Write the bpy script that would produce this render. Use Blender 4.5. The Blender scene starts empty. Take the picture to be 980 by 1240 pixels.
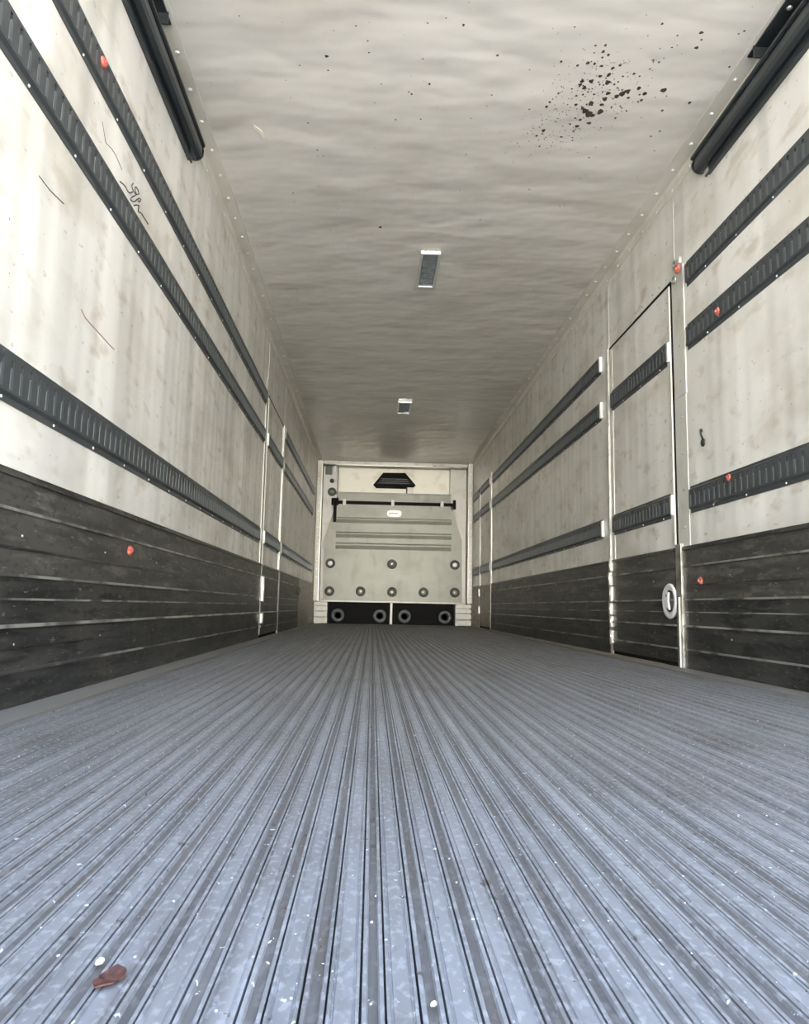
import bpy, bmesh, math, random
from mathutils import Vector, Matrix, noise
random.seed(4)
sc = bpy.context.scene
C = sc.collection

# ------------------------------------------------------------------ camera
W, H, D = 2.5, 2.5743, 12.02          # inside width, height and depth of the trailer box
yaw, pitch, roll = .0408, .1267, .0192
fwd = Vector((math.sin(yaw)*math.cos(pitch), math.cos(yaw)*math.cos(pitch), math.sin(pitch)))
rt = Vector((math.cos(yaw), -math.sin(yaw), 0)); up = rt.cross(fwd)
r2 = rt*math.cos(roll)+up*math.sin(roll); u2 = -rt*math.sin(roll)+up*math.cos(roll)
cd = bpy.data.cameras.new('camera'); cam = bpy.data.objects.new('camera', cd); C.objects.link(cam)
cam.matrix_world = Matrix(((r2.x, u2.x, -fwd.x, .9284), (r2.y, u2.y, -fwd.y, 0), (r2.z, u2.z, -fwd.z, .2758), (0, 0, 0, 1)))
cd.sensor_fit = 'VERTICAL'; cd.sensor_height = 36; cd.lens = 36*900/1240; cd.clip_start = .02; cd.clip_end = 500
sc.camera = cam

# ------------------------------------------------------------------ light and exposure
sc.view_settings.view_transform = 'Standard'; sc.view_settings.look = 'None'
sc.view_settings.gamma = 1; sc.view_settings.use_curve_mapping = False
sc.view_settings.exposure = 0.6
sc.cycles.use_denoising = True
sc.cycles.max_bounces = 14; sc.cycles.diffuse_bounces = 10; sc.cycles.glossy_bounces = 6
sc.cycles.caustics_reflective = True; sc.cycles.blur_glossy = 1.0
SKY = 6.0; GLOW = 7.5
wd = bpy.data.worlds.new('sky'); sc.world = wd; wd.use_nodes = True
nt = wd.node_tree; nt.nodes.clear()
tc = nt.nodes.new('ShaderNodeTexCoord'); sp = nt.nodes.new('ShaderNodeSeparateXYZ')
rp = nt.nodes.new('ShaderNodeValToRGB'); bg = nt.nodes.new('ShaderNodeBackground'); wo = nt.nodes.new('ShaderNodeOutputWorld')
nt.links.new(tc.outputs['Generated'], sp.inputs[0]); nt.links.new(sp.outputs['Z'], rp.inputs[0])
# unseen horizon glow behind the photographer, added to brighten the far front wall
dv = nt.nodes.new('ShaderNodeVectorMath'); dv.operation = 'DOT_PRODUCT'; dv.inputs[1].default_value = Vector((.0, -1, -.03)).normalized()
nt.links.new(tc.outputs['Generated'], dv.inputs[0])
mx = nt.nodes.new('ShaderNodeMath'); mx.operation = 'MAXIMUM'; mx.inputs[1].default_value = 0; nt.links.new(dv.outputs['Value'], mx.inputs[0])
pw = nt.nodes.new('ShaderNodeMath'); pw.operation = 'POWER'; pw.inputs[1].default_value = 60; nt.links.new(mx.outputs[0], pw.inputs[0])
gl = nt.nodes.new('ShaderNodeVectorMath'); gl.operation = 'SCALE'; gl.inputs[0].default_value = (1, .95, .85)
gs = nt.nodes.new('ShaderNodeMath'); gs.operation = 'MULTIPLY'; gs.inputs[1].default_value = GLOW; nt.links.new(pw.outputs[0], gs.inputs[0])
nt.links.new(gs.outputs[0], gl.inputs['Scale'])
ad = nt.nodes.new('ShaderNodeVectorMath'); nt.links.new(rp.outputs[0], ad.inputs[0]); nt.links.new(gl.outputs[0], ad.inputs[1])
nt.links.new(ad.outputs[0], bg.inputs[0]); nt.links.new(bg.outputs[0], wo.inputs[0]); bg.inputs[1].default_value = SKY
e = rp.color_ramp.elements
e[0].position = 0.0; e[0].color = (.95, .92, .86, 1)
e[1].position = 1.0; e[1].color = (.14, .32, .78, 1)
for p, c in ((.12, (.92, .93, .92, 1)), (.35, (.80, .86, .95, 1)), (.72, (.46, .62, .92, 1))):
    q = e.new(p); q.color = c
sd = bpy.data.lights.new('sun', 'SUN'); sd.energy = 40.0; sd.angle = .02; sd.color = (1, .97, .92)
so = bpy.data.objects.new('sun', sd); C.objects.link(so)
so.rotation_euler = Vector((.35, -.75, -1.0)).to_track_quat('-Z', 'Y').to_euler()   # from the front of the trailer, never into it

MOULD = [[2.188, 2.653, 0.009], [2.204, 2.689, 0.005], [2.203, 2.733, 0.009], [2.387, 2.829, 0.005], [1.83, 2.779, 0.007], [1.857, 2.796, 0.006], [1.785, 2.847, 0.008], [1.815, 2.85, 0.006], [1.848, 2.861, 0.008], [1.925, 2.852, 0.007], [1.9, 2.869, 0.008], [1.895, 2.912, 0.008], [1.861, 2.921, 0.009], [1.832, 2.954, 0.01], [1.792, 2.957, 0.009], [1.789, 2.978, 0.009], [1.906, 2.958, 0.012], [1.813, 2.997, 0.009], [2.001, 2.897, 0.006], [2.054, 2.984, 0.009], [2.092, 3.017, 0.01], [2.093, 3.059, 0.007], [2.167, 2.989, 0.014], [2.009, 3.005, 0.014], [1.993, 3.024, 0.013], [1.974, 3.042, 0.01], [1.928, 3.025, 0.01], [1.926, 3.064, 0.011], [1.792, 3.051, 0.006], [1.806, 3.11, 0.008], [1.872, 3.096, 0.011], [1.923, 3.102, 0.01], [1.861, 3.15, 0.016], [1.884, 3.17, 0.016], [1.904, 3.179, 0.01], [1.932, 3.15, 0.013], [1.855, 3.213, 0.008], [1.903, 3.234, 0.011], [1.853, 3.26, 0.011], [1.816, 3.248, 0.005], [2.028, 3.048, 0.007], [1.844, 3.133, 0.008], [1.869, 3.037, 0.005], [1.938, 2.967, 0.005], [1.744, 3.236, 0.004], [1.701, 3.305, 0.009], [1.701, 3.329, 0.006], [1.677, 3.346, 0.006], [1.799, 3.347, 0.007], [1.683, 3.101, 0.006], [1.676, 3.133, 0.007], [2.316, 3.062, 0.007], [2.213, 3.122, 0.006], [1.746, 2.865, 0.006], [1.671, 2.847, 0.006], [1.828, 2.744, 0.005], [2.015, 2.618, 0.005], [1.677, 2.657, 0.004], [2.099, 2.674, 0.004], [2.353, 2.633, 0.005], [2.338, 2.649, 0.004], [2.231, 3.311, 0.006], [2.259, 3.27, 0.005], [2.058, 2.866, 0.004], [0.68, 2.883, 0.009], [1.126, 3.02, 0.005], [1.05, 3.091, 0.005], [1.235, 2.676, 0.005], [1.397, 2.83, 0.006], [0.922, 4.291, 0.009], [0.807, 2.708, 0.004], [0.854, 2.785, 0.004], [1.086, 2.87, 0.004]]
SCRAWL = [[[2.502, 1.748], [2.539, 1.759], [2.564, 1.762], [2.578, 1.759], [2.597, 1.762], [2.622, 1.776], [2.634, 1.787]], [[2.634, 1.821], [2.62, 1.803], [2.632, 1.796], [2.653, 1.796], [2.674, 1.799], [2.702, 1.818], [2.689, 1.827], [2.668, 1.827], [2.656, 1.817], [2.661, 1.806], [2.68, 1.802]], [[2.668, 1.793], [2.631, 1.764], [2.614, 1.745], [2.647, 1.755], [2.666, 1.767], [2.684, 1.785], [2.715, 1.808], [2.73, 1.812], [2.718, 1.795], [2.697, 1.788]], [[2.656, 1.745], [2.688, 1.766], [2.711, 1.777], [2.71, 1.762], [2.706, 1.749], [2.74, 1.763], [2.754, 1.764], [2.785, 1.764], [2.808, 1.766], [2.832, 1.766]]]
# ------------------------------------------------------------------ materials
def mat(name, col, rough=.6, metal=0., spec=.5, bump=None, mix=None, emit=None):
    """bump: list of (scale xyz, noise scale, strength, distance); mix: list of (colour, scale xyz, noise scale, lo, hi, amount)"""
    m = bpy.data.materials.new(name); m.use_nodes = True; n = m.node_tree; b = n.nodes['Principled BSDF']
    b.inputs['Base Color'].default_value = (*col, 1); b.inputs['Roughness'].default_value = rough
    b.inputs['Metallic'].default_value = metal; b.inputs['Specular IOR Level'].default_value = spec
    t = n.nodes.new('ShaderNodeTexCoord'); out = None; nrm = None
    def nz(sc_, s, det=4):
        mp = n.nodes.new('ShaderNodeMapping'); mp.inputs['Scale'].default_value = sc_
        n.links.new(t.outputs['Object'], mp.inputs[0])
        z = n.nodes.new('ShaderNodeTexNoise'); z.inputs['Scale'].default_value = s; z.inputs['Detail'].default_value = det
        n.links.new(mp.outputs[0], z.inputs['Vector']); return z.outputs[0]
    for (c, sc_, s, lo, hi, amt) in (mix or []):
        mr = n.nodes.new('ShaderNodeMapRange'); mr.inputs[1].default_value = lo; mr.inputs[2].default_value = hi
        mr.inputs[3].default_value = 0; mr.inputs[4].default_value = amt
        n.links.new(nz(sc_, s, 6), mr.inputs[0])
        mx = n.nodes.new('ShaderNodeMix'); mx.data_type = 'RGBA'
        n.links.new(mr.outputs[0], mx.inputs[0])
        if out: n.links.new(out, mx.inputs[6])
        else: mx.inputs[6].default_value = (*col, 1)
        mx.inputs[7].default_value = (*c, 1); out = mx.outputs[2]
    if out: n.links.new(out, b.inputs['Base Color'])
    for (sc_, s, st, dist) in (bump or []):
        bp = n.nodes.new('ShaderNodeBump'); bp.inputs['Strength'].default_value = st; bp.inputs['Distance'].default_value = dist
        n.links.new(nz(sc_, s, 2), bp.inputs['Height'])
        if nrm: n.links.new(nrm, bp.inputs['Normal'])
        nrm = bp.outputs[0]
    if nrm: n.links.new(nrm, b.inputs['Normal'])
    return m

M_WALL = mat('wall_panel', (.785, .765, .705), .24, bump=[((1, 1.9, .12), 1.6, .6, .045), ((1, 1, .8), .9, .5, .04), ((1, 1, 1), 9, .10, .006), ((1, 1, 1), 60, .06, .002)],
    mix=[((.56, .52, .43), (1, 1, 2.2), 1.7, .48, .68, .6), ((.86, .84, .78), (1, 1.6, .35), 1.2, .45, .70, .8),
         ((.50, .44, .34), (1, .8, 1.6), 7, .56, .70, .55), ((.36, .32, .26), (1, .7, 1.4), 26, .66, .71, .5), ((.14, .12, .10), (1, .9, 1.3), 42, .72, .74, .7)])
M_CEIL = mat('ceiling_panel', (.775, .735, .665), .24, bump=[((.9, 1.6, 1), 2.7, .45, .045), ((1, 1, 1), 1.3, .4, .06), ((1, 1.3, 1), 9, .12, .008), ((1, 1, 1), 90, .05, .001)],
    mix=[((.52, .47, .38), (1, 1.4, 1), 1.4, .48, .75, .5), ((.22, .19, .15), (1, 1, 1), 36, .725, .74, .6)])
M_ANGLE = mat('corner_angle', (.71, .675, .59), .4, bump=[((1, 1, 1), 20, .1, .002)], mix=[((.45, .41, .32), (1, 1, 1), 4, .5, .75, .5)])
M_RIVET = mat('rivet_head', (.95, .95, .92), .3, metal=.2)
M_TRIM = mat('pale_aluminium', (.60, .59, .54), .38, metal=.4, bump=[((1, 1, .2), 25, .1, .002)], mix=[((.40, .37, .30), (1, 1, .5), 12, .52, .72, .6)])
M_ALU = mat('worn_aluminium', (.50, .49, .45), .38, metal=.75, mix=[((.22, .20, .16), (1, 1, 1), 14, .48, .66, .8)])
M_TRACK = mat('grey_track_paint', (.062, .070, .072), .42, metal=.15, mix=[((.105, .112, .112), (1, 1, 1), 9, .5, .75, .6), ((.05, .05, .045), (1, 1, 1), 22, .6, .7, .6)])
M_LIP = mat('track_lip', (.12, .135, .14), .35, metal=.3)
M_BLACK = mat('black_paint', (.018, .022, .023), .35, mix=[((.07, .08, .08), (1, .3, 1), 14, .5, .75, .5)])
M_SHADEBLACK = mat('dark_recess', (.006, .006, .006), .8, spec=.2)  # paints the shade in door gaps and recesses; also plain black parts
M_RAIL = mat('rail_steel', (.045, .052, .055), .32, metal=.3)
M_KICK = mat('kick_plate_dark', (.045, .047, .046), .38, metal=.45, bump=[((1, .4, 3), 12, .25, .004)],
    mix=[((.105, .10, .09), (1, .45, 3), 4, .42, .62, .8), ((.022, .022, .021), (1, .5, 4), 9, .50, .60, .8), ((.13, .125, .11), (1, 1, 3.5), 22, .56, .66, .55), ((.16, .14, .10), (1, 2.6, .5), 5, .60, .70, .45), ((.33, .33, .31), (1, .35, 1.4), 60, .66, .70, .6)])
M_KICKUP = mat('kick_plate_worn', (.105, .10, .088), .45, metal=.35, bump=[((1, .4, 3), 12, .25, .004)],
    mix=[((.055, .053, .048), (1, .45, 4), 5, .44, .58, .8), ((.19, .18, .155), (1, .5, 3), 9, .52, .64, .7), ((.045, .044, .04), (1, 1, 2.5), 28, .55, .64, .6), ((.30, .29, .26), (1, .35, 1.4), 60, .65, .69, .6)])
M_EDGE = mat('kick_ridge', (.38, .38, .34), .35, metal=.4, mix=[((.07, .07, .065), (1, 1, 1), 5, .44, .56, .9)])
M_LIGHTKICK = mat('bare_metal_kick', (.36, .33, .27), .4, metal=.5, mix=[((.15, .13, .10), (1, 1, 3), 7, .5, .65, .7)])
M_TOP = mat('floor_rib_top', (.205, .215, .232), .5, metal=.1, bump=[((1, .25, 1), 70, .12, .001)],
    mix=[((.11, .11, .11), (1, .035, 1), 30, .50, .62, .65), ((.29, .30, .32), (1, .03, 1), 22, .54, .66, .6), ((.16, .165, .175), (2, .25, 1), 16, .45, .68, .7), ((.085, .078, .07), (1, .4, 1), 5, .56, .74, .7), ((.33, .345, .37), (1, .6, 1), 130, .52, .62, .6), ((.15, .15, .155), (1, .5, 1), 55, .56, .66, .65), ((.75, .78, .82), (1, .8, 1), 90, .69, .71, .9), ((.06, .05, .045), (1, .7, 1), 48, .69, .71, .8)])
M_CHAN = mat('floor_channel', (.085, .084, .085), .6, metal=.05, bump=[((1, .4, 1), 60, .25, .002)],
    mix=[((.13, .13, .13), (1, .035, 1), 28, .48, .60, .8), ((.09, .075, .065), (2, .3, 1), 14, .46, .62, .7), ((.14, .145, .15), (2, .25, 1), 6, .55, .75, .7), ((.15, .15, .15), (1, .6, 1), 110, .52, .62, .7), ((.7, .72, .75), (1, .8, 1), 85, .69, .71, .9), ((.04, .03, .028), (1, .8, 1), 40, .66, .69, .8)])
M_GUT = mat('floor_edge_plate', (.24, .24, .235), .45, metal=.1, bump=[((1, .2, 1), 30, .15, .002)], mix=[((.22, .20, .17), (2, .2, 1), 5, .45, .7, .7)])
M_UNIT = mat('unit_shell', (.265, .265, .225), .45, metal=.1, bump=[((1, 1, 1), 3, .2, .01)], mix=[((.20, .195, .16), (1, 1, 2), 2.2, .45, .7, .7), ((.18, .17, .13), (1, 1, .4), 7, .56, .70, .5)])
M_FRONT = mat('front_wall_white', (.90, .86, .74), .45, mix=[((.60, .48, .33), (1, 1, 1), 3.4, .54, .70, .55)])
M_POST = mat('post_white', (.62, .61, .55), .4, mix=[((.45, .42, .34), (1, 1, .6), 9, .52, .7, .6)])
M_RING = mat('grey_ring', (.075, .08, .083), .45)
M_PLUG = mat('plug_rim', (.045, .045, .04), .5)
M_LENS = mat('lamp_lens', (.16, .18, .18), .22, bump=[((1, 1, 1), 60, .5, .003)], mix=[((.27, .29, .28), (1, 1, 1), 20, .5, .7, .7)])
M_LFRAME = mat('lamp_frame', (.80, .82, .78), .3, metal=.4)
M_RED = mat('red_plastic', (.40, .07, .05), .5, spec=.3, mix=[((.55, .24, .19), (1, 1, 1), 70, .45, .6, .7)])
M_WHITE = mat('white_plastic', (.82, .82, .80), .3)
M_MOULD = mat('mould', (.055, .035, .03), .8)
M_INK = mat('black_ink', (.03, .03, .035), .6)
M_PINKINK = mat('reddish_scratch', (.26, .13, .12), .6)
M_LEAF = mat('dry_leaf_brown', (.10, .038, .03), .6, mix=[((.035, .015, .014), (1, 1, 1), 120, .42, .56, .85)])
M_CHIP = mat('pale_chip', (.55, .55, .42), .5)
M_GROUND = mat('yard_concrete', (.50, .485, .455), .85, mix=[((.38, .36, .33), (1, 1, 1), .8, .4, .7, .6)])
M_SKIN = mat('outer_skin', (.7, .7, .7), .4)

# ------------------------------------------------------------------ builders
class MB:
    def __init__(s): s.bm = bmesh.new(); s.mats = []
    def mi(s, m):
        if m not in s.mats: s.mats.append(m)
        return s.mats.index(m)
    def box(s, a, b, m, bev=0):
        x0, y0, z0 = [min(p, q) for p, q in zip(a, b)]; x1, y1, z1 = [max(p, q) for p, q in zip(a, b)]
        v = [s.bm.verts.new(p) for p in ((x0,y0,z0),(x1,y0,z0),(x1,y1,z0),(x0,y1,z0),(x0,y0,z1),(x1,y0,z1),(x1,y1,z1),(x0,y1,z1))]
        fs = [s.bm.faces.new([v[i] for i in f]) for f in ((3,2,1,0),(4,5,6,7),(0,1,5,4),(1,2,6,5),(2,3,7,6),(3,0,4,7))]
        k = s.mi(m)
        for f in fs: f.material_index = k
        if bev:
            r = bmesh.ops.bevel(s.bm, geom=list({e for f in fs for e in f.edges}), offset=bev, segments=2, affect='EDGES', profile=.5)
            for f in r['faces']: f.material_index = k
        return s
    def prism(s, pts, axis, a, b, m):
        """closed outline pts (2-D) run along axis from a to b"""
        def P(p, t):
            return {0: (t, p[0], p[1]), 1: (p[0], t, p[1]), 2: (p[0], p[1], t)}[axis]
        A = [s.bm.verts.new(P(p, a)) for p in pts]; B = [s.bm.verts.new(P(p, b)) for p in pts]
        k = s.mi(m); n = len(pts)
        fs = [s.bm.faces.new(A), s.bm.faces.new(B[::-1])] + [s.bm.faces.new((A[(i+1) % n], A[i], B[i], B[(i+1) % n])) for i in range(n)]
        for f in fs: f.material_index = k
        return s
    def lathe(s, prof, c, ax, m, seg=24, smooth=True):
        """prof: (radius, height along ax) from centre c; closed at both ends when radius is 0"""
        ax = Vector(ax).normalized(); t = ax.orthogonal().normalized(); w = ax.cross(t); c = Vector(c); k = s.mi(m)
        rows = []
        for r, h in prof:
            if r < 1e-6: rows.append([s.bm.verts.new(c+ax*h)])
            else: rows.append([s.bm.verts.new(c+ax*h+(t*math.cos(2*math.pi*i/seg)+w*math.sin(2*math.pi*i/seg))*r) for i in range(seg)])
        for A, B in zip(rows, rows[1:]):
            for i in range(seg):
                j = (i+1) % seg
                if len(A) == 1 and len(B) == 1: continue
                if len(A) == 1: f = s.bm.faces.new((A[0], B[i], B[j]))
                elif len(B) == 1: f = s.bm.faces.new((A[i], B[0], A[j]))
                else: f = s.bm.faces.new((A[i], B[i], B[j], A[j]))
                f.material_index = k; f.smooth = smooth
        return s
    def tube(s, pts, r, m, seg=8):
        pts = [Vector(p) for p in pts]; rows = []; k = s.mi(m)
        for i, p in enumerate(pts):
            d = (pts[min(i+1, len(pts)-1)]-pts[max(i-1, 0)]).normalized(); t = d.orthogonal().normalized()
            if rows:
                t = (last - d*last.dot(d)).normalized()
            last = t; w = d.cross(t)
            rows.append([s.bm.verts.new(p+(t*math.cos(2*math.pi*j/seg)+w*math.sin(2*math.pi*j/seg))*r) for j in range(seg)])
        for A, B in zip(rows, rows[1:]):
            for j in range(seg):
                f = s.bm.faces.new((A[j], A[(j+1) % seg], B[(j+1) % seg], B[j])); f.material_index = k; f.smooth = True
        for R in (rows[0][::-1], rows[-1]):
            f = s.bm.faces.new(R); f.material_index = k
        return s
    def dome(s, c, ax, r, h, m, seg=10):
        return s.lathe([(r, 0), (r*.9, h*.45), (r*.6, h*.85), (0, h)], c, ax, m, seg)
    def build(s, name, parent=None, loc=(0, 0, 0)):
        bmesh.ops.recalc_face_normals(s.bm, faces=s.bm.faces)
        me = bpy.data.meshes.new(name); s.bm.to_mesh(me); s.bm.free()
        for m in s.mats: me.materials.append(m)
        o = bpy.data.objects.new(name, me); C.objects.link(o)
        if parent:
            o.parent = parent; o.matrix_parent_inverse = Matrix.Translation(-Vector(parent.location))
        return o

def tag(o, label=None, cat=None, group=None, kind=None):
    if label: o['label'] = label
    if cat: o['category'] = cat
    if group: o['group'] = group
    if kind: o['kind'] = kind
    return o
def thing(name, loc, label, cat, group=None):
    o = bpy.data.objects.new(name, None); C.objects.link(o); o.location = loc; o.empty_display_size = .1
    return tag(o, label, cat, group)
def structure(name, loc, label=None):
    o = bpy.data.objects.new(name, None); C.objects.link(o); o.location = loc; o.empty_display_size = .1
    o['kind'] = 'structure'
    if label: o['label'] = label
    return o

Y0 = -.15                                   # the open rear end of the box
# side: +1 = the wall at x=0 facing +x, -1 = the wall at x=W facing -x
def X(side, d): return d if side > 0 else W-d

# ------------------------------------------------------------------ the setting
MB().box((-60, -22, -1.3), (60, 40, -1.25), M_GROUND).build('ground')['kind'] = 'structure'
MB().box((-.07, Y0, -.12), (0, D+.08, H+.07), M_WALL).build('wall_left')['kind'] = 'structure'
MB().box((W, Y0, -.12), (W+.07, D+.08, H+.07), M_WALL).build('wall_right')['kind'] = 'structure'
MB().box((0, D, -.12), (W, D+.08, H+.07), M_FRONT).build('wall_front')['kind'] = 'structure'
MB().box((0, Y0, H), (W, D, H+.07), M_CEIL).build('ceiling')['kind'] = 'structure'
# ribbed floor: flat-topped ribs between dull channels, thin raised edges and narrow grooves
fl = MB(); fl.box((0, Y0, -.12), (W, D, -.012), M_CHAN)
fl.box((0, Y0, -.012), (.115, D, 0), M_GUT); fl.box((W-.115, Y0, -.012), (W, D, 0), M_GUT)
P = .0417; x0 = .9263
n0 = math.ceil((.117-x0)/P)
for i in range(n0, n0+60):
    a = x0+i*P
    if a+P > W-.117: break
    fl.box((a+.0020, Y0, -.012), (a+.0155, D, -.0035), M_CHAN)              # channel bed
    fl.prism([(a+.0016, -.012), (a+.0016, -.0006), (a+.0048, -.0006), (a+.0060, -.0035), (a+.0060, -.012)], 1, Y0, D, M_TOP)
    fl.prism([(a+.0132, -.012), (a+.0132, -.0035), (a+.0144, -.0006), (a+.0174, -.0006), (a+.0174, -.012)], 1, Y0, D, M_TOP)
    fl.prism([(a+.0192, -.012), (a+.0192, -.0004), (a+.0215, 0), (a+.0222, -.0012), (a+.0236, -.0012), (a+.0243, 0),
              (a+.0362, 0), (a+.0369, -.0012), (a+.0383, -.0012), (a+.039, 0), (a+.0413, -.0004), (a+.0413, -.012)], 1, Y0, D, M_TOP)
fo = fl.build('floor'); fo['kind'] = 'structure'

b = MB(); b.box((2.405, 3.95, -.004), (W, 9.9, .0012), mat('beige_sill', (.30, .265, .19), .5, mix=[((.14, .12, .09), (1, .4, 1), 8, .45, .65, .8)]))
b.build('trim_40')['kind'] = 'structure'
# folded corner angles with rivets, along both top corners
for n, s in ((1, 1), (2, -1)):
    b = MB()
    b.box((X(s, 0), Y0, H-.055), (X(s, .003), D, H), M_ANGLE)
    b.box((X(s, 0), Y0, H-.003), (X(s, .085), D, H), M_ANGLE)
    b.prism([(X(s, .003), H-.003), (X(s, .003), H-.016), (X(s, .016), H-.003)], 1, Y0, D, M_ANGLE)
    y = .2
    while y < 9.2:
        b.dome((X(s, .052), y, H-.003), (0, 0, -1), .0105, .005, M_RIVET)
        b.dome((X(s, .003), y+.13, H-.036), (s, 0, 0), .0075, .004, M_RIVET)
        y += .225
    b.build('trim_%d' % n)['kind'] = 'structure'

# ------------------------------------------------------------------ logistic tracks
def track_mesh(s, y0, y1, z0, z1, base=0., first=None, fine=True):
    b = MB(); h = z1-z0; d0, d1 = base, base+.013
    b.box((X(s, d0), y0, z0), (X(s, d0+.003), y1, z1), M_TRACK)                       # flange on the wall
    zs0, zs1 = z0+h*.27, z0+h*.80
    def bar(za, zb): b.prism([(X(s, d0+.003), za-.006), (X(s, d1), za), (X(s, d1), zb), (X(s, d0+.003), zb+.006)] , 1, y0, y1, M_TRACK)
    b.prism([(X(s, d0+.003), z0+h*.13), (X(s, d1), z0+h*.18), (X(s, d1), zs0), (X(s, d0+.003), zs0)], 1, y0, y1, M_TRACK)
    b.prism([(X(s, d0+.003), zs1), (X(s, d1), zs1), (X(s, d1), z0+h*.87), (X(s, d0+.003), z0+h*.92)], 1, y0, y1, M_TRACK)
    y = y0; p = .0508
    while y < y1-.001:
        e = min(y+p-.014, y1)
        b.box((X(s, d0+.003), y, zs0), (X(s, d1), e, zs1), M_TRACK)                   # web between two slots
        if e < y1-.014:
            zm = zs0+(zs1-zs0)*.66
            b.prism([(e, zs0-.004), (e+.014, zs0-.004), (e+.014, zm), (e+.007, zm+.006), (e, zm)], 0, X(s, d0+.003), X(s, d1+.0015), M_LIP)
        y += p
    y = y0+.12
    while y < y1-.02:
        b.dome((X(s, d0+.003), y, z0+h*.07), (s, 0, 0), .0045, .003, M_RIVET, 8)
        b.dome((X(s, d0+.003), y, z1-h*.05), (s, 0, 0), .0035, .002, M_TRACK, 8)
        y += .305
    return b
def track(s, y0, y1, z0, z1, label, cap_near=False, cap_far=False):
    t = thing('cargo_track', (X(s, 0), y0, z0), label, 'cargo rail', 'slotted cargo rails on the side walls')
    track_mesh(s, y0, y1, z0, z1).build('rail', t)
    for flag, ya, yb in ((cap_near, y0-.03, y0-.002), (cap_far, y1+.002, y1+.02)):
        if flag:
            tag(MB().box((X(s, 0), ya, z0+.012), (X(s, .018), yb, z1-.012), M_WHITE, .003).build('end_cap', t), 'pale metal end cap')
    return t
Z1 = (1.925, 2.058); Z2 = (1.592, 1.728); Z3 = (.762, .896)
g = 'grey slotted cargo rail, '
track(1, Y0+.02, 6.09, *Z1, g+'uppermost of three on the left wall before the door')
track(1, Y0+.02, 6.06, *Z2, g+'middle of three on the left wall before the door')
track(1, Y0+.02, 6.03, *Z3, g+'lowest of three on the left wall before the door', False, True)
track(1, 7.42, 11.25, *Z1, g+'uppermost of three on the left wall beyond the door', True)
track(1, 7.42, 11.08, *Z2, g+'middle of three on the left wall beyond the door', True)
track(1, 7.42, 11.27, *Z3, g+'lowest of three on the left wall beyond the door', True)
track(-1, Y0+.02, 3.56, *Z1, g+'uppermost, right wall, ending at the red-capped door post')
track(-1, Y0+.02, 3.57, *Z2, g+'middle one, right wall, near side of the door post')
track(-1, Y0+.02, 3.59, *Z3, g+'lowest one, right wall, near side of the door post')
track(-1, 5.01, 9.72, *Z1, g+'uppermost on the right wall between the two doors', True)
track(-1, 5.01, 9.72, *Z2, g+'middle one on the right wall between the two doors', True)
track(-1, 5.01, 9.72, *Z3, g+'lowest on the right wall between the two doors', True)
track(-1, 10.95, 11.6, *Z1, g+'short uppermost piece, right wall past the far door')
track(-1, 10.95, 11.6, *Z2, g+'short middle piece, right wall past the far door')
track(-1, 10.95, 11.6, *Z3, g+'short lowest piece, right wall past the far door')

# ------------------------------------------------------------------ kick plates
def kick_mesh(s, y0, y1, base=.002, z0=.0, mats=(M_KICKUP, M_KICK), top=.603):
    b = MB(); d = base
    def band(za, zb, da, db, m): b.prism([(X(s, d), za), (X(s, d+da), za), (X(s, d+db), zb), (X(s, d), zb)], 1, y0, y1, m)
    band(.585, top, .014, .010, mats[1])
    band(.507, .585, .007, .007, mats[0]); band(.499, .507, .012, .012, M_EDGE)
    band(.410, .499, .006, .006, mats[0]); band(.402, .410, .009, .009, mats[1])
    band(.341, .402, .007, .007, mats[0]); band(.333, .341, .013, .013, M_EDGE)
    band(.279, .333, .006, .006, mats[1]); band(.273, .279, .009, .009, M_EDGE)
    band(.212, .273, .006, .006, mats[1]); band(.203, .212, .017, .015, M_EDGE); band(.196, .203, .006, .006, mats[1])
    band(.150, .196, .008, .008, mats[1]); band(.145, .150, .005, .005, mats[1]); band(.096, .145, .008, .008, mats[1])
    band(.088, .096, .014, .014, M_EDGE); band(z0, .088, .008, .008, mats[1])
    y = y0+.3
    while y < y1-.05:
        for z in (.44, .16): b.dome((X(s, d+.006), y, z), (s, 0, 0), .0045, .004, M_ALU, 8)
        y += .61
    return b
def kick(s, y0, y1, label, **k):
    o = kick_mesh(s, y0, y1, **k).build('kick_plate')
    return tag(o, label, 'kick plate', 'ribbed kick plates along the foot of the side walls')
kick(1, Y0, 6.16, 'dark ribbed metal kick plate along the left wall, from the opening to the door')
kick(1, 7.34, 9.35, 'dark ribbed metal kick plate on the left wall just past the door')
kick(1, 9.36, 11.55, 'brownish bare metal kick plate on the left wall in the far corner', mats=(M_LIGHTKICK, M_LIGHTKICK))
kick(-1, Y0, 3.685, 'dark ribbed metal kick plate on the right wall, nearest the opening')
kick(-1, 4.86, 9.80, 'dark ribbed metal kick plate on the right wall between the two doors')
kick(-1, 10.90, 11.55, 'brownish bare metal kick plate on the right wall in the far corner', mats=(M_LIGHTKICK, M_LIGHTKICK))

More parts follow.
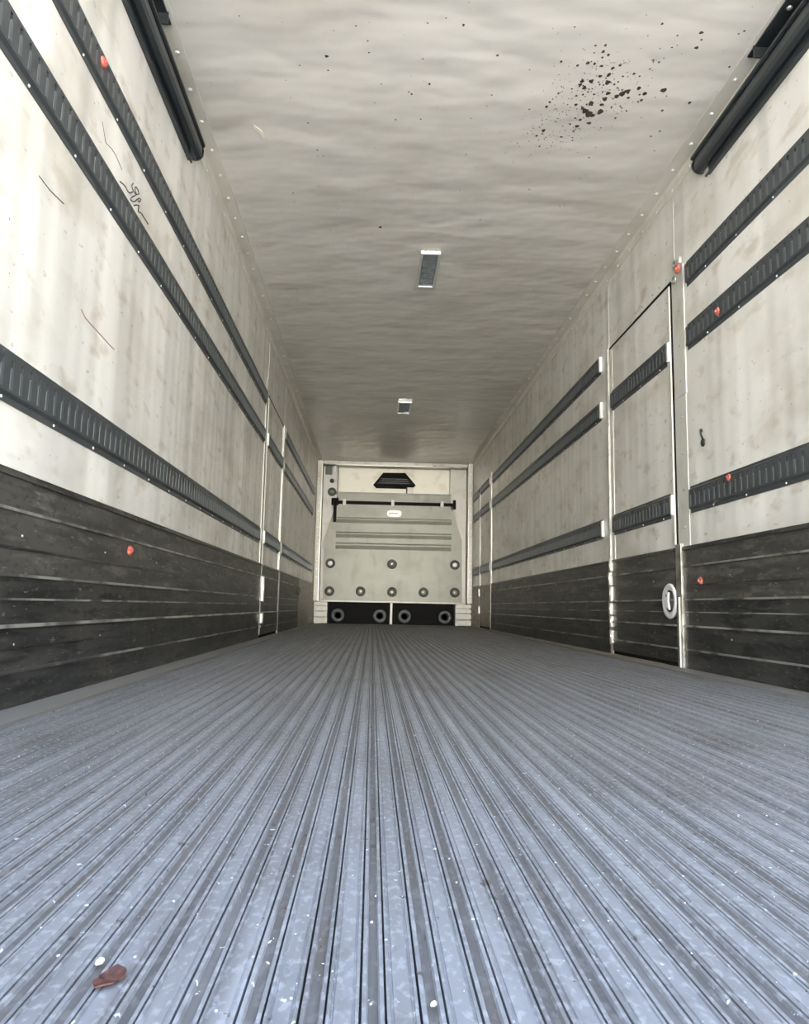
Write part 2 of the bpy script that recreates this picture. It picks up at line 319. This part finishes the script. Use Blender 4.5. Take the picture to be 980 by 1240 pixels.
# ------------------------------------------------------------------ side doors and their posts
def side_door(num, s, y0, y1, top=2.04, t_z=(Z2, Z3), mats=(M_KICKUP, M_KICK), label=None):
    r = structure('door_%d' % num, (X(s, 0), y0, 0), label)
    b = MB(); b.box((X(s, 0), y0+.006, .022), (X(s, .006), y1-.006, top-.014), M_WALL); b.build('door_panel', r)
    b = MB()                                                                     # black strips painting the shadow gap around the leaf
    b.box((X(s, 0), y0-.006, top-.014), (X(s, .004), y1+.006, top+.006), M_SHADEBLACK)
    b.box((X(s, 0), y0-.014, 0), (X(s, .002), y0+.006, top), M_SHADEBLACK); b.box((X(s, 0), y1-.006, 0), (X(s, .004), y1+.006, top), M_SHADEBLACK)
    b.box((X(s, 0), y0, 0), (X(s, .004), y1, .022), M_SHADEBLACK)
    tag(b.build('door_seal', r), 'black rubber door seal')
    b = MB(); b.box((X(s, .006), y0+.008, .605), (X(s, .010), y0+.045, top-.02), M_POST)
    z = .68
    while z < top-.05: b.dome((X(s, .010), y0+.03, z), (s, 0, 0), .006, .003, M_ALU, 8); z += .14
    b.build('edge_strip', r)
    b = MB(); b.box((X(s, .006), y1-.06, .605), (X(s, .009), y1-.045, top-.03), M_TRIM); b.build('edge_strip', r)
    for za, zb in t_z:
        track_mesh(s, y0+.03, y1-.04, za, zb, base=.006).build('cargo_track', r)
        tag(MB().box((X(s, .006), y0+.010, za+.014), (X(s, .022), y0+.032, zb-.014), M_WHITE, .003).build('end_cap', r), 'pale metal end cap')
    kick_mesh(s, y0+.008, y1-.008, base=.006, z0=.024, mats=mats).build('kick_plate', r)
    return r
def hinge_strip(s, y, zs, parent):
    for za, zb, dy in zs:
        h = MB(); h.box((X(s, .008), y-.014+dy, za), (X(s, .030), y+.016+dy, zb), M_TRIM, .003)
        h.tube([(X(s, .030), y+dy, za-.006), (X(s, .030), y+dy, zb+.006)], .007, M_ALU)
        h.build('hinge', parent)
HZ = [(.53, .60, -.008), (.44, .525, .012), (.335, .43, -.008), (.25, .325, .008), (.17, .24, -.006), (.07, .15, -.006)]
d1 = side_door(1, -1, 3.772, 4.80, label='cream panelled side door with a round white latch, in the right wall')
hinge_strip(-1, 4.80, HZ, d1)
# round flush latch plate
yc, zc, bs = 3.852, .331, W-.015
b = MB(); b.lathe([(.056, .0), (.056, -.002), (.070, .008), (.088, .008), (.092, .003), (.092, -.008)], (bs, yc, zc), (-1, 0, 0), M_WHITE, 40)
lp = b.build('latch_plate', d1); lp['label'] = 'round white flush latch ring'
b = MB(); b.lathe([(.058, .002), (.055, -.003), (.05, -.006), (0, -.006)], (bs, yc, zc), (-1, 0, 0), M_SHADEBLACK, 40)
b.build('latch_bowl', lp)
b = MB(); b.prism([(yc-.012, zc-.045), (yc+.03, zc-.03), (yc+.048, zc+.02), (yc+.03, zc+.05), (yc-.005, zc+.045), (yc+.004, zc+.0)], 0, bs-.012, bs-.002, M_WHITE)
b.dome((bs-.012, yc+.02, zc+.03), (-1, 0, 0), .008, .004, M_ALU)
b.build('latch_handle', lp)

d2 = side_door(2, 1, 6.20, 7.30, label='grey-cream side door in the left wall, about halfway along')
hinge_strip(1, 6.22, [(.30, .50, 0), (.12, .2, 0)], d2)
d3 = side_door(3, -1, 9.86, 10.84, t_z=(Z1, Z2, Z3), mats=(M_LIGHTKICK, M_LIGHTKICK), label='narrow far side door in the right wall, near the front bulkhead')
hinge_strip(-1, 10.83, [(.45, .55, 0), (.2, .3, 0)], d3)

n = 3
def post(s, parts, screws=None, m=M_POST, label=None):
    global n
    b = MB()
    for ya, yb, za, zb, dep in parts: b.box((X(s, 0), ya, za), (X(s, dep), yb, zb), m, .002)
    for y, za, zb, st in (screws or []):
        z = za
        while z < zb: b.dome((X(s, dep), y, z), (s, 0, 0), .007, .004, M_ALU, 8); z += st
    o = b.build('trim_%d' % n); o['kind'] = 'structure'; n += 1
    if label: o['label'] = label
    return o
post(-1, [(3.60, 3.745, 1.38, 2.075, .006), (3.61, 3.748, .60, 1.40, .004)], [(3.665, .70, 2.0, .19)], label='pale screwed post on the latch side of the right door')
post(-1, [(3.69, 3.757, 0, .62, .020)], m=M_ALU, label='bare metal lower post beside the round latch')
post(-1, [(3.715, 3.722, .0, .35, .026)], m=M_TRIM)
post(-1, [(4.81, 4.86, 0, 2.06, .010)], m=M_TRIM)
post(-1, [(4.812, 4.82, .6, 2.04, .018)], m=M_ALU)
post(-1, [(3.708, 3.724, 2.07, H-.055, .004)], m=M_TRIM); post(-1, [(4.815, 4.828, 2.05, H-.055, .004)], m=M_TRIM)
post(1, [(6.10, 6.19, 0, 2.17, .006)], m=M_TRIM, label='pale metal near jamb of the left door')
post(1, [(7.31, 7.39, 0, 2.05, .014)], m=M_TRIM, label='pale metal far jamb of the left door')
post(1, [(6.17, 6.182, 2.17, H-.055, .004)], m=M_TRIM)
post(-1, [(9.80, 9.85, 0, 2.1, .014)], m=M_TRIM); post(-1, [(10.85, 10.89, 0, 1.98, .014)], m=M_TRIM)
# small screw heads above the right door
b = MB()
for y in (3.83, 3.93, 4.03, 4.2, 4.3): b.dome((W, y, 2.085), (-1, 0, 0), .006, .003, M_ALU, 8)
b.box((W-.002, 3.77, 2.047), (W, 4.80, 2.053), M_TRIM)
b.build('trim_%d' % n)['kind'] = 'structure'; n += 1

# ------------------------------------------------------------------ black overhead rails near the opening
for s, ye, lab in ((1, 3.43, 'left'), (-1, 3.36, 'right')):
    r = thing('overhead_rail', (X(s, 0), Y0, 2.4), 'long black overhead rail high on the %s wall, ending above the cargo rails' % lab, 'rail', 'black rails under the ceiling')
    # open channel: back plate, upper rounded rail, lower lip
    b = MB(); b.prism([(X(s, .0), 2.362), (X(s, .008), 2.362), (X(s, .008), 2.49), (X(s, .0), 2.49)], 1, Y0+.02, ye-.09, M_RAIL)
    b.prism([(X(s, .008), 2.362), (X(s, .018), 2.362), (X(s, .018), 2.368), (X(s, .008), 2.368)], 1, Y0+.02, ye-.07, M_RAIL); b.build('wall_flange', r)
    b = MB(); b.prism([(X(s, .008), 2.412), (X(s, .026), 2.405), (X(s, .046), 2.412), (X(s, .052), 2.43), (X(s, .052), 2.462), (X(s, .046), 2.478), (X(s, .03), 2.484), (X(s, .008), 2.484)], 1, Y0+.02, ye-.03, M_RAIL)
    b.build('guide_channel', r)
    b = MB(); b.prism([(X(s, .008), 2.484), (X(s, .05), 2.480), (X(s, .058), 2.486), (X(s, .058), 2.498), (X(s, .008), 2.502)], 1, Y0+.02, ye-.01, M_BLACK)  # black top strip paints the shadow line above the rail
    b.lathe([(.044, 0), (.042, .02), (.03, .034), (0, .04)], (X(s, .014), ye-.03, 2.452), (0, 1, 0), M_BLACK, 16)
    b.build('rubber_edge', r)
for s, y0, lab in ((1, 2.58, 'left'), (-1, 2.60, 'right')):
    r = thing('mounting_bracket', (X(s, 0), y0, 2.5), 'dark metal bracket in the top %s corner beside the black rail' % lab, 'bracket', 'corner brackets at the ceiling')
    b = MB(); b.box((X(s, .004), y0-.34, H-.075), (X(s, .012), y0+.16, H-.0035), M_BLACK)
    b.box((X(s, .012), y0+.10, H-.055), (X(s, .075), y0+.108, H-.0035), M_BLACK, .001)
    b.box((X(s, .012), y0-.34, H-.010), (X(s, .07), y0+.16, H-.0035), M_BLACK)
    b.build('plate', r)
    MB().dome((X(s, .012), y0+.02, H-.04), (s, 0, 0), .012, .008, M_ALU, 6).build('bolt', r)
    MB().dome((X(s, .04), y0-.1, H-.010), (0, 0, -1), .012, .008, M_ALU, 6).build('bolt', r)

# ------------------------------------------------------------------ ceiling lamps
for xa, xb, ya, yb, lab in ((1.190, 1.320, 4.57, 5.09, 'narrow ceiling light with a grey lens and bright frame, nearer the opening'),
                            (1.165, 1.322, 8.15, 8.63, 'dim ceiling light with a dark lens, farther in near the front')):
    r = thing('ceiling_light', ((xa+xb)/2, (ya+yb)/2, H), lab, 'ceiling light', 'lights set in the ceiling')
    b = MB(); w = .016
    for q in (((xa, ya), (xb, ya+w)), ((xa, yb-w), (xb, yb)), ((xa, ya+w), (xa+w, yb-w)), ((xb-w, ya+w), (xb, yb-w))):
        b.box((*q[0], H-.022), (*q[1], H), M_LFRAME, .002)
    for x in (xa+.03, xb-.03): b.dome((x, yb+.006, H), (0, 0, -1), .007, .005, M_ALU); b.dome((x, ya-.006, H), (0, 0, -1), .007, .005, M_ALU)
    b.build('frame', r)
    b = MB(); b.box((xa+w, ya+w, H-.012), (xb-w, yb-w, H), M_LENS)
    k = ya+.035
    while k < yb-.03: b.box((xa+w+.006, k, H-.015), (xb-w-.006, k+.006, H-.012), M_LENS); k += .022
    b.build('lens', r)

# ------------------------------------------------------------------ refrigeration unit on the front wall
YU = 11.6
u = thing('refrigeration_unit', (1.24, D, 0), 'large pale grey refrigeration unit cover filling the front wall between white posts', 'refrigeration unit')
b = MB()                                          # shouldered shell, leaning back a little at its top
out = [(.165, .345), (2.325, .345), (2.31, 1.32), (2.185, 1.74), (2.18, 1.80), (.295, 1.80), (.285, 1.74), (.160, 1.32)]
b.prism(out, 1, YU, D-.02, M_UNIT)
b.build('shell', u)
for z, t in ((1.605, .042), (1.375, .045), (1.20, .048)):     # pressed ribs with sloping undersides
    f = MB(); f.prism([(YU, z-t), (YU-.004, z-t), (YU-.028, z+t*.2), (YU-.028, z+t*.6), (YU, z+t*1.1)], 0, .335, 2.145, M_UNIT)
    f.build('pressed_rib', u)
f = MB(); f.prism([(YU-.006, .332), (YU+.03, .332), (YU+.03, .352), (YU-.006, .352)], 0, .165, 2.325, M_POST); f.build('bottom_flange', u)
f = MB(); f.prism([(.33, 1.80), (2.14, 1.80), (2.13, 2.05), (.34, 2.05)], 1, YU+.05, D-.02, M_UNIT)
f.box((.33, YU+.02, 2.035), (2.14, YU+.06, 2.055), M_UNIT); f.build('top_cover', u)
f = MB(); f.box((.30, YU+.02, 1.865), (2.19, YU+.05, 1.915), M_SHADEBLACK, .004); f.box((2.17, YU, 1.82), (2.215, YU+.05, 1.965), M_SHADEBLACK, .004)
f.build('drive_bar', u)
f = MB(); f.box((.285, YU-.03, 1.57), (.335, YU+.0, 1.90), M_SHADEBLACK, .006); f.box((.25, YU-.02, 1.84), (.36, YU+.03, 1.95), M_SHADEBLACK, .006)
f.build('drive_lever', u)
for x in (.452, 1.215, 1.995):
    f = MB(); f.box((x-.025, YU+.005, 1.84), (x+.025, YU+.052, 1.94), M_POST, .006); f.build('clip', u)
# rounded name plate
f = MB(); ow = .115; oh = .052; cx, cz = 1.240, 1.722; pts = []
for i in range(32):
    a = 2*math.pi*i/32; ca, sa = math.cos(a), math.sin(a)
    pts.append((cx+ow*math.copysign(abs(ca)**.6, ca), cz+oh*math.copysign(abs(sa)**.6, sa)))
f.prism(pts, 1, YU-.034, YU-.004, M_WHITE); pl = f.build('name_plate', u); pl['label'] = 'small white oval plate with a dark line of lettering'
f = MB(); xx = cx-.075
for wd_ in (.018, .012, .016, .010, .02, .012):
    f.box((xx, YU-.0355, cz-.004), (xx+wd_, YU-.034, cz+.012), M_RING); xx += wd_+.008
f.box((cx-.08, YU-.0355, cz-.022), (cx-.062, YU-.034, cz-.016), M_RING)
f.build('lettering', pl)
# round plugs
for i, (x, z, br) in enumerate(((.262, .924, 1), (1.222, .930, 0), (2.207, .938, 1), (.262, .492, 0), (.745, .497, 0), (1.232, .497, 0), (1.722, .502, 0), (2.210, .508, 0))):
    f = MB(); f.lathe([(.030, -.004), (.032, .006), (.046, .016), (.066, .016), (.076, .004), (.076, -.004)], (x, YU, z), (0, -1, 0), M_PLUG, 28)
    pg = f.build('round_plug', u)
    f = MB(); f.lathe([(.040, .0), (.034, .014), (.0, .018 if br else .006)], (x, YU, z), (0, -1, 0), M_WHITE if br else M_ALU, 20); f.build('plug_core', pg)
# return-air opening under the shell: dark box with four round rubber bumpers and a middle post
ra = thing('return_air_opening', (1.24, YU, 0), 'black return air opening under the unit cover with four round bumpers', 'air opening')
f = MB(); f.box((.250, YU+.10, .0), (2.208, YU+.14, .33), M_SHADEBLACK); f.box((.250, YU+.02, .0), (2.208, YU+.14, .006), M_SHADEBLACK); f.build('back_panel', ra)
f = MB(); f.box((1.205, YU-.01, 0), (1.245, YU+.10, .33), M_POST, .004); f.build('middle_post', ra)
for x in (.400, 1.050, 1.435, 2.062):
    f = MB(); f.lathe([(.0, -.0), (.045, .0), (.048, .06), (.062, .085), (.092, .085), (.106, .07), (.108, .0)], (x, YU+.10, .125), (0, -1, 0), M_RING, 32)
    f.lathe([(.12, 0), (.12, .03), (.106, .035)], (x, YU+.10, .125), (0, -1, 0), M_SHADEBLACK, 32); f.build('round_bumper', ra)
# white ribbed blocks at both feet
for xa, xb, lab in ((.04, .243, 'left'), (2.216, 2.46, 'right')):
    f = MB(); f.box((xa+.01, YU+.03, .0), (xb-.01, D-.02, .325), M_POST)
    for za, zb in ((.0, .085), (.102, .175), (.192, .250), (.267, .325)): f.box((xa, YU-.06, za), (xb, YU+.04, zb), M_POST, .005)
    tag(f.build('ribbed_block'), 'white ribbed block at the %s foot of the refrigeration unit' % lab, 'block', 'white blocks at the foot of the unit')
# corner posts and side panels
for xa, xb, s, lab in ((.008, .085, 1, 'left'), (2.425, 2.492, -1, 'right')):
    f = MB(); f.box((xa, D-.34, .34), (xb, D-.02, H-.005), M_POST, .006)
    xe = xb if s > 0 else xa
    f.box((xe-.008, D-.355, .34), (xe+.008, D-.33, H-.005), M_TRIM, .002)
    z = .45
    while z < 2.5: f.dome(((xa+xb)/2, D-.34, z), (0, -1, 0), .009, .006, M_RIVET, 8); z += .13
    tag(f.build('corner_post'), 'white riveted upright post in the far %s corner' % lab, 'post', 'white posts flanking the refrigeration unit')
f = MB(); f.prism([(.096, .34), (.155, .34), (.150, 1.33), (.280, 1.80), (.322, 2.05), (.322, H-.065), (.096, H-.065)], 1, D-.12, D-.02, M_POST)
tag(f.build('side_panel'), 'pale panel between the left corner post and the unit cover', 'panel', 'panels beside the unit')
f = MB(); f.prism([(2.414, .34), (2.335, .34), (2.33, 1.33), (2.20, 1.80), (2.15, 2.05), (2.15, H-.065), (2.414, H-.065)], 1, D-.12, D-.02, M_POST)
tag(f.build('side_panel'), 'pale panel between the right corner post and the unit cover', 'panel', 'panels beside the unit')
f = MB(); f.box((.096, D-.30, H-.06), (2.414, D-.02, H-.004), M_POST, .004); f.box((.3, D-.31, H-.075), (2.2, D-.29, H-.055), M_TRIM, .003)
f.tube([(1.85, D-.31, H-.05), (2.1, D-.32, H-.055), (2.22, D-.32, H-.075), (2.33, D-.31, H-.066)], .010, M_ALU)
tag(f.build('top_rail'), 'pale cross rail under the ceiling above the refrigeration unit', 'rail')
# black air outlet hood
f = thing('air_outlet_hood', (1.24, D-.3, 2.2), 'black trapezoid air outlet hood above the unit against the bright front wall', 'air outlet')
k = MB(); yb = D-.02; yf = 11.72
v = [k.bm.verts.new(p) for p in ((.90, yf-.02, 2.185), (1.575, yf-.02, 2.195), (1.575, yf-.02, 2.205), (.90, yf-.02, 2.195), (1.055, yf+.05, 2.405), (1.41, yf+.05, 2.41),
                                 (.95, yb, 2.185), (1.52, yb, 2.185), (1.08, yb, 2.41), (1.39, yb, 2.41))]
for q in ((0, 1, 2, 3), (3, 2, 5, 4), (4, 5, 9, 8), (0, 3, 4, 8, 6), (1, 7, 9, 5, 2), (0, 6, 7, 1), (6, 8, 9, 7)):
    k.bm.faces.new([v[i] for i in q])
k.mi(M_SHADEBLACK); k.build('hood', f)
k = MB()
for z in (2.225, 2.26, 2.295): k.box((.97+ (z-2.2)*.6, yf-.022+(z-2.2)*.3, z), (1.5-(z-2.2)*.6, yf-.008+(z-2.2)*.3, z+.008), M_BLACK)
k.build('grille_bar', f)
k = MB(); k.box((1.445, 11.80, 2.058), (1.545, 11.86, 2.182), M_ANGLE, .004); k.box((1.43, 11.79, 2.058), (1.45, 11.86, 2.182), M_LEAF, .002)
k.build('support_leg', f)
# control box, cable and gauge in the far top left corner
f = thing('junction_box', (.18, D-.13, 2.45), 'small grey junction box in the far top left corner', 'junction box')
k = MB(); k.box((.125, D-.19, 2.37), (.235, D-.12, 2.50), M_LIP, .006); k.build('box', f)
k = MB(); k.box((.135, D-.195, 2.375), (.225, D-.19, 2.495), M_RING, .002); k.build('lid', f)
f = thing('air_gauge', (.24, D-.14, 2.1), 'round black-rimmed gauge with a black knob above it, left of the unit', 'gauge')
k = MB(); k.lathe([(.036, .03), (.044, .05), (.062, .05), (.068, .04), (.068, 0)], (.238, D-.12, 2.09), (0, -1, 0), M_BLACK, 28); k.build('rim', f)
k = MB(); k.lathe([(.04, 0), (.04, .03), (0, .034)], (.238, D-.12, 2.09), (0, -1, 0), M_UNIT, 20); k.build('dial', f)
k = MB(); k.lathe([(.036, 0), (.036, .03), (.025, .045), (0, .05)], (.232, D-.12, 2.27), (0, -1, 0), M_BLACK, 20); k.build('knob', f)
f = MB(); f.tube([(.326, D-.16, 2.50), (.327, D-.17, 2.3), (.326, D-.17, 2.12), (.315, D-.17, 2.06)], .011, M_ALU)
tag(f.build('drain_hose'), 'thin hose running down beside the round gauge in the far top left corner', 'hose')
f = MB(); f.box((.265, D-.16, 2.42), (.29, D-.12, 2.53), M_WHITE, .004)
tag(f.build('white_clip'), 'small white clip beside the grey junction box', 'clip')
# round fitting low on the left wall near the far corner
f = MB(); f.lathe([(.025, .01), (.03, .02), (.05, .02), (.055, 0)], (.013, 9.2, .45), (1, 0, 0), M_RING, 20)
f.lathe([(0, .006), (.028, .008)], (.008, 9.2, .45), (1, 0, 0), M_SHADEBLACK, 20)
tag(f.build('drain_fitting'), 'small round dark fitting on the far left kick plate', 'fitting')

# ------------------------------------------------------------------ small fittings and marks on the walls
reds = [(1, .0145, 2.245, 2.005, .019, 'faded red plug in the uppermost cargo rail on the left wall'),
        (1, .008, 2.842, .465, .020, 'red plug on the left kick plate'),
        (-1, .018, 3.625, 2.052, .026, 'bright red cap at the top of the right door post'),
        (-1, .0145, 3.215, 1.652, .018, 'red plug in the middle cargo rail of the right wall'),
        (-1, .0145, 3.165, .868, .016, 'red plug in the lowest cargo rail of the right wall'),
        (-1, .008, 3.493, .424, .020, 'red plug on the right kick plate near the latch post')]
for s, d, y, z, r, lab in reds:
    t = thing('red_plug', (X(s, d), y, z), lab, 'plug', 'red plugs on the side walls')
    b = MB(); b.lathe([(r, 0), (r, r*.2), (r*.8, r*.45), (r*.45, r*.5)], (X(s, d), y, z), (s, 0, 0), M_RED, 18); b.build('washer', t)
    b = MB(); b.lathe([(r*.45, 0), (r*.45, r*.6), (r*.3, r*.8), (0, r*.85)], (X(s, d), y, z), (s, 0, 0), M_RED, 6, False); b.build('screw_head', t)
t = thing('strap_hook', (W, 3.435, 1.11), 'small black hook in a round socket on the bare right wall', 'hook')
b = MB(); b.lathe([(.020, 0), (.020, .006), (.014, .008), (.011, .002)], (W, 3.435, 1.085), (-1, 0, 0), M_BLACK, 16); b.dome((W, 3.435, 1.085), (-1, 0, 0), .012, .003, M_SHADEBLACK); b.build('socket', t)
b = MB(); b.tube([(W-.004, 3.43, 1.10), (W-.016, 3.425, 1.12), (W-.016, 3.43, 1.145), (W-.008, 3.44, 1.15), (W-.002, 3.445, 1.14)], .005, M_BLACK); b.build('hook_arm', t)
t = thing('latch_keeper', (W, 3.65, 2.08), 'small pale metal keeper with ring washers beside the bright red cap', 'keeper')
MB().box((W-.02, 3.61, 2.078), (W-.004, 3.66, 2.115), M_TRIM, .002).build('keeper_plate', t)
for y, z in ((3.68, 2.10), (3.69, 2.02)):
    MB().lathe([(.014, .012), (.014, .018), (.022, .018), (.022, .012)], (W, y, z), (-1, 0, 0), M_ALU, 14).build('ring_washer', t)

# handwriting and scratches on the left wall
b = MB()
for st in SCRAWL:
    b.tube([(.0005, y, z) for y, z in st], .0023, M_INK, 6)
tag(b.build('handwritten_scrawl'), 'black cursive handwriting on the left wall between two cargo rails', 'handwriting')
b = MB(); b.tube([(.0004, y, z) for y, z in ((2.258, 1.175), (2.294, 1.162), (2.357, 1.159), (2.447, 1.156), (2.503, 1.153), (2.561, 1.153))], .0016, M_PINKINK, 6)
tag(b.build('scratch'), 'long curved reddish scratch on the bare left wall above the lowest rail', 'scratch')
b = MB(); b.tube([(.0004, y, z) for y, z in ((1.92, 1.412), (1.987, 1.411), (2.08, 1.423))], .0014, M_INK, 6)
tag(b.build('scratch'), 'short straight grey scratch at the left edge, below the middle rail', 'scratch')
b = MB(); b.tube([(.0004, y, z) for y, z in ((2.31, 1.843), (2.353, 1.796), (2.406, 1.81), (2.446, 1.812), (2.515, 1.80))], .0011, M_RING, 6)
tag(b.build('pen_mark'), 'faint zigzag pen mark between the upper two left rails', 'pen mark')

# mould on the ceiling: uncountable speckles
b = MB()
def blob(x, y, r):
    k = b.mi(M_MOULD); seg = 10; ph = random.random()*6; el = random.uniform(.8, 1.5); c = b.bm.verts.new((x, y, H-.0016)); R = []
    for i in range(seg):
        a = 2*math.pi*i/seg; q = r*(1+.14*math.sin(3*a+ph)+random.uniform(-.12, .12))
        R.append(b.bm.verts.new((x+q*math.cos(a), y+q*math.sin(a)*el, H-.0003)))
    for i in range(seg):
        f = b.bm.faces.new((c, R[i], R[(i+1) % seg])); f.material_index = k
for x, y, r in MOULD: blob(x, y, r)
for i in range(240):
    x = random.gauss(1.88, .11); y = random.gauss(3.03, .16)
    blob(x, y, random.choice((.0015, .002, .0025, .003, .0045)))
for i in range(90):
    x = random.gauss(1.75, .09); y = random.gauss(3.30, .10); blob(x, y, random.choice((.0015, .002, .003)))
for i in range(50):
    blob(random.uniform(.3, 2.35), random.uniform(2.5, 4.2), random.choice((.002, .003, .004)))
tag(b.build('mould_speckles'), 'dark brown mould speckles scattered over the near right ceiling', 'mould', kind='stuff')
b = MB(); b.prism([(.300, 3.36), (.33, 3.40), (.345, 3.46), (.335, 3.47), (.315, 3.42), (.295, 3.38)], 2, H-.003, H, M_FRONT)  # pale patch paints the bright, lit crease of a dent
tag(b.build('ceiling_dent'), 'small pale scuff in the near left ceiling', 'dent')

# ------------------------------------------------------------------ litter on the floor
def leaf(cx, cy, r, rot, m, name, lab, cat, curl=.3, nb=12):
    b = MB(); k = b.mi(m); top = []; bot = []
    for ring, f in ((0, 0), (1, .5), (2, 1.)):
        for L, dz in ((top, .0012), (bot, 0)):
            row = []
            for i in range(1 if ring == 0 else nb):
                a = 2*math.pi*i/nb; q = r*f*(1+.18*math.sin(2*a+1)+.10*math.sin(5*a))
                x, y = q*math.cos(a), q*.78*math.sin(a)
                row.append(b.bm.verts.new((cx+x*math.cos(rot)-y*math.sin(rot), cy+x*math.sin(rot)+y*math.cos(rot), .0005+dz+curl*q*f*(.4+.5*math.sin(2*a)**2))))
            L.append(row)
    for L in (top, bot):
        for i in range(nb):
            j = (i+1) % nb
            b.bm.faces.new((L[0][0], L[1][i], L[1][j])); b.bm.faces.new((L[1][i], L[2][i], L[2][j], L[1][j]))
    for i in range(nb): b.bm.faces.new((top[2][i], bot[2][i], bot[2][(i+1) % nb], top[2][(i+1) % nb]))
    tag(b.build(name), lab, cat)
leaf(.744, .590, .0135, 1.15, M_LEAF, 'dry_leaf', 'curled reddish brown dry leaf on the floor at the near left', 'leaf')
leaf(.7265, .618, .0046, 1.4, M_CHIP, 'paper_scrap', 'tiny pale scrap just behind the brown leaf on the floor', 'scrap', .2)
leaf(.978, .556, .0028, .9, M_CHIP, 'wood_chip', 'tiny yellowish chip on the floor at the near centre edge', 'chip', .2)
b = MB()
for i in range(300):
    y = .5+3.2*random.random()**1.6; x = .9284+random.uniform(-1, 1)*min(1.1, .25+y*.6)
    if not .15 < x < 2.35: continue
    r = random.choice((.0004, .0005, .0006, .0008, .0013)); b.dome((x, y, -.0005), (0, 0, 1), r, r*.8+.0005, random.choice((M_WHITE, M_WHITE, M_MOULD)), 6)
tag(b.build('floor_grit'), 'fine white and dark grit strewn over the ribbed floor', 'grit', kind='stuff')
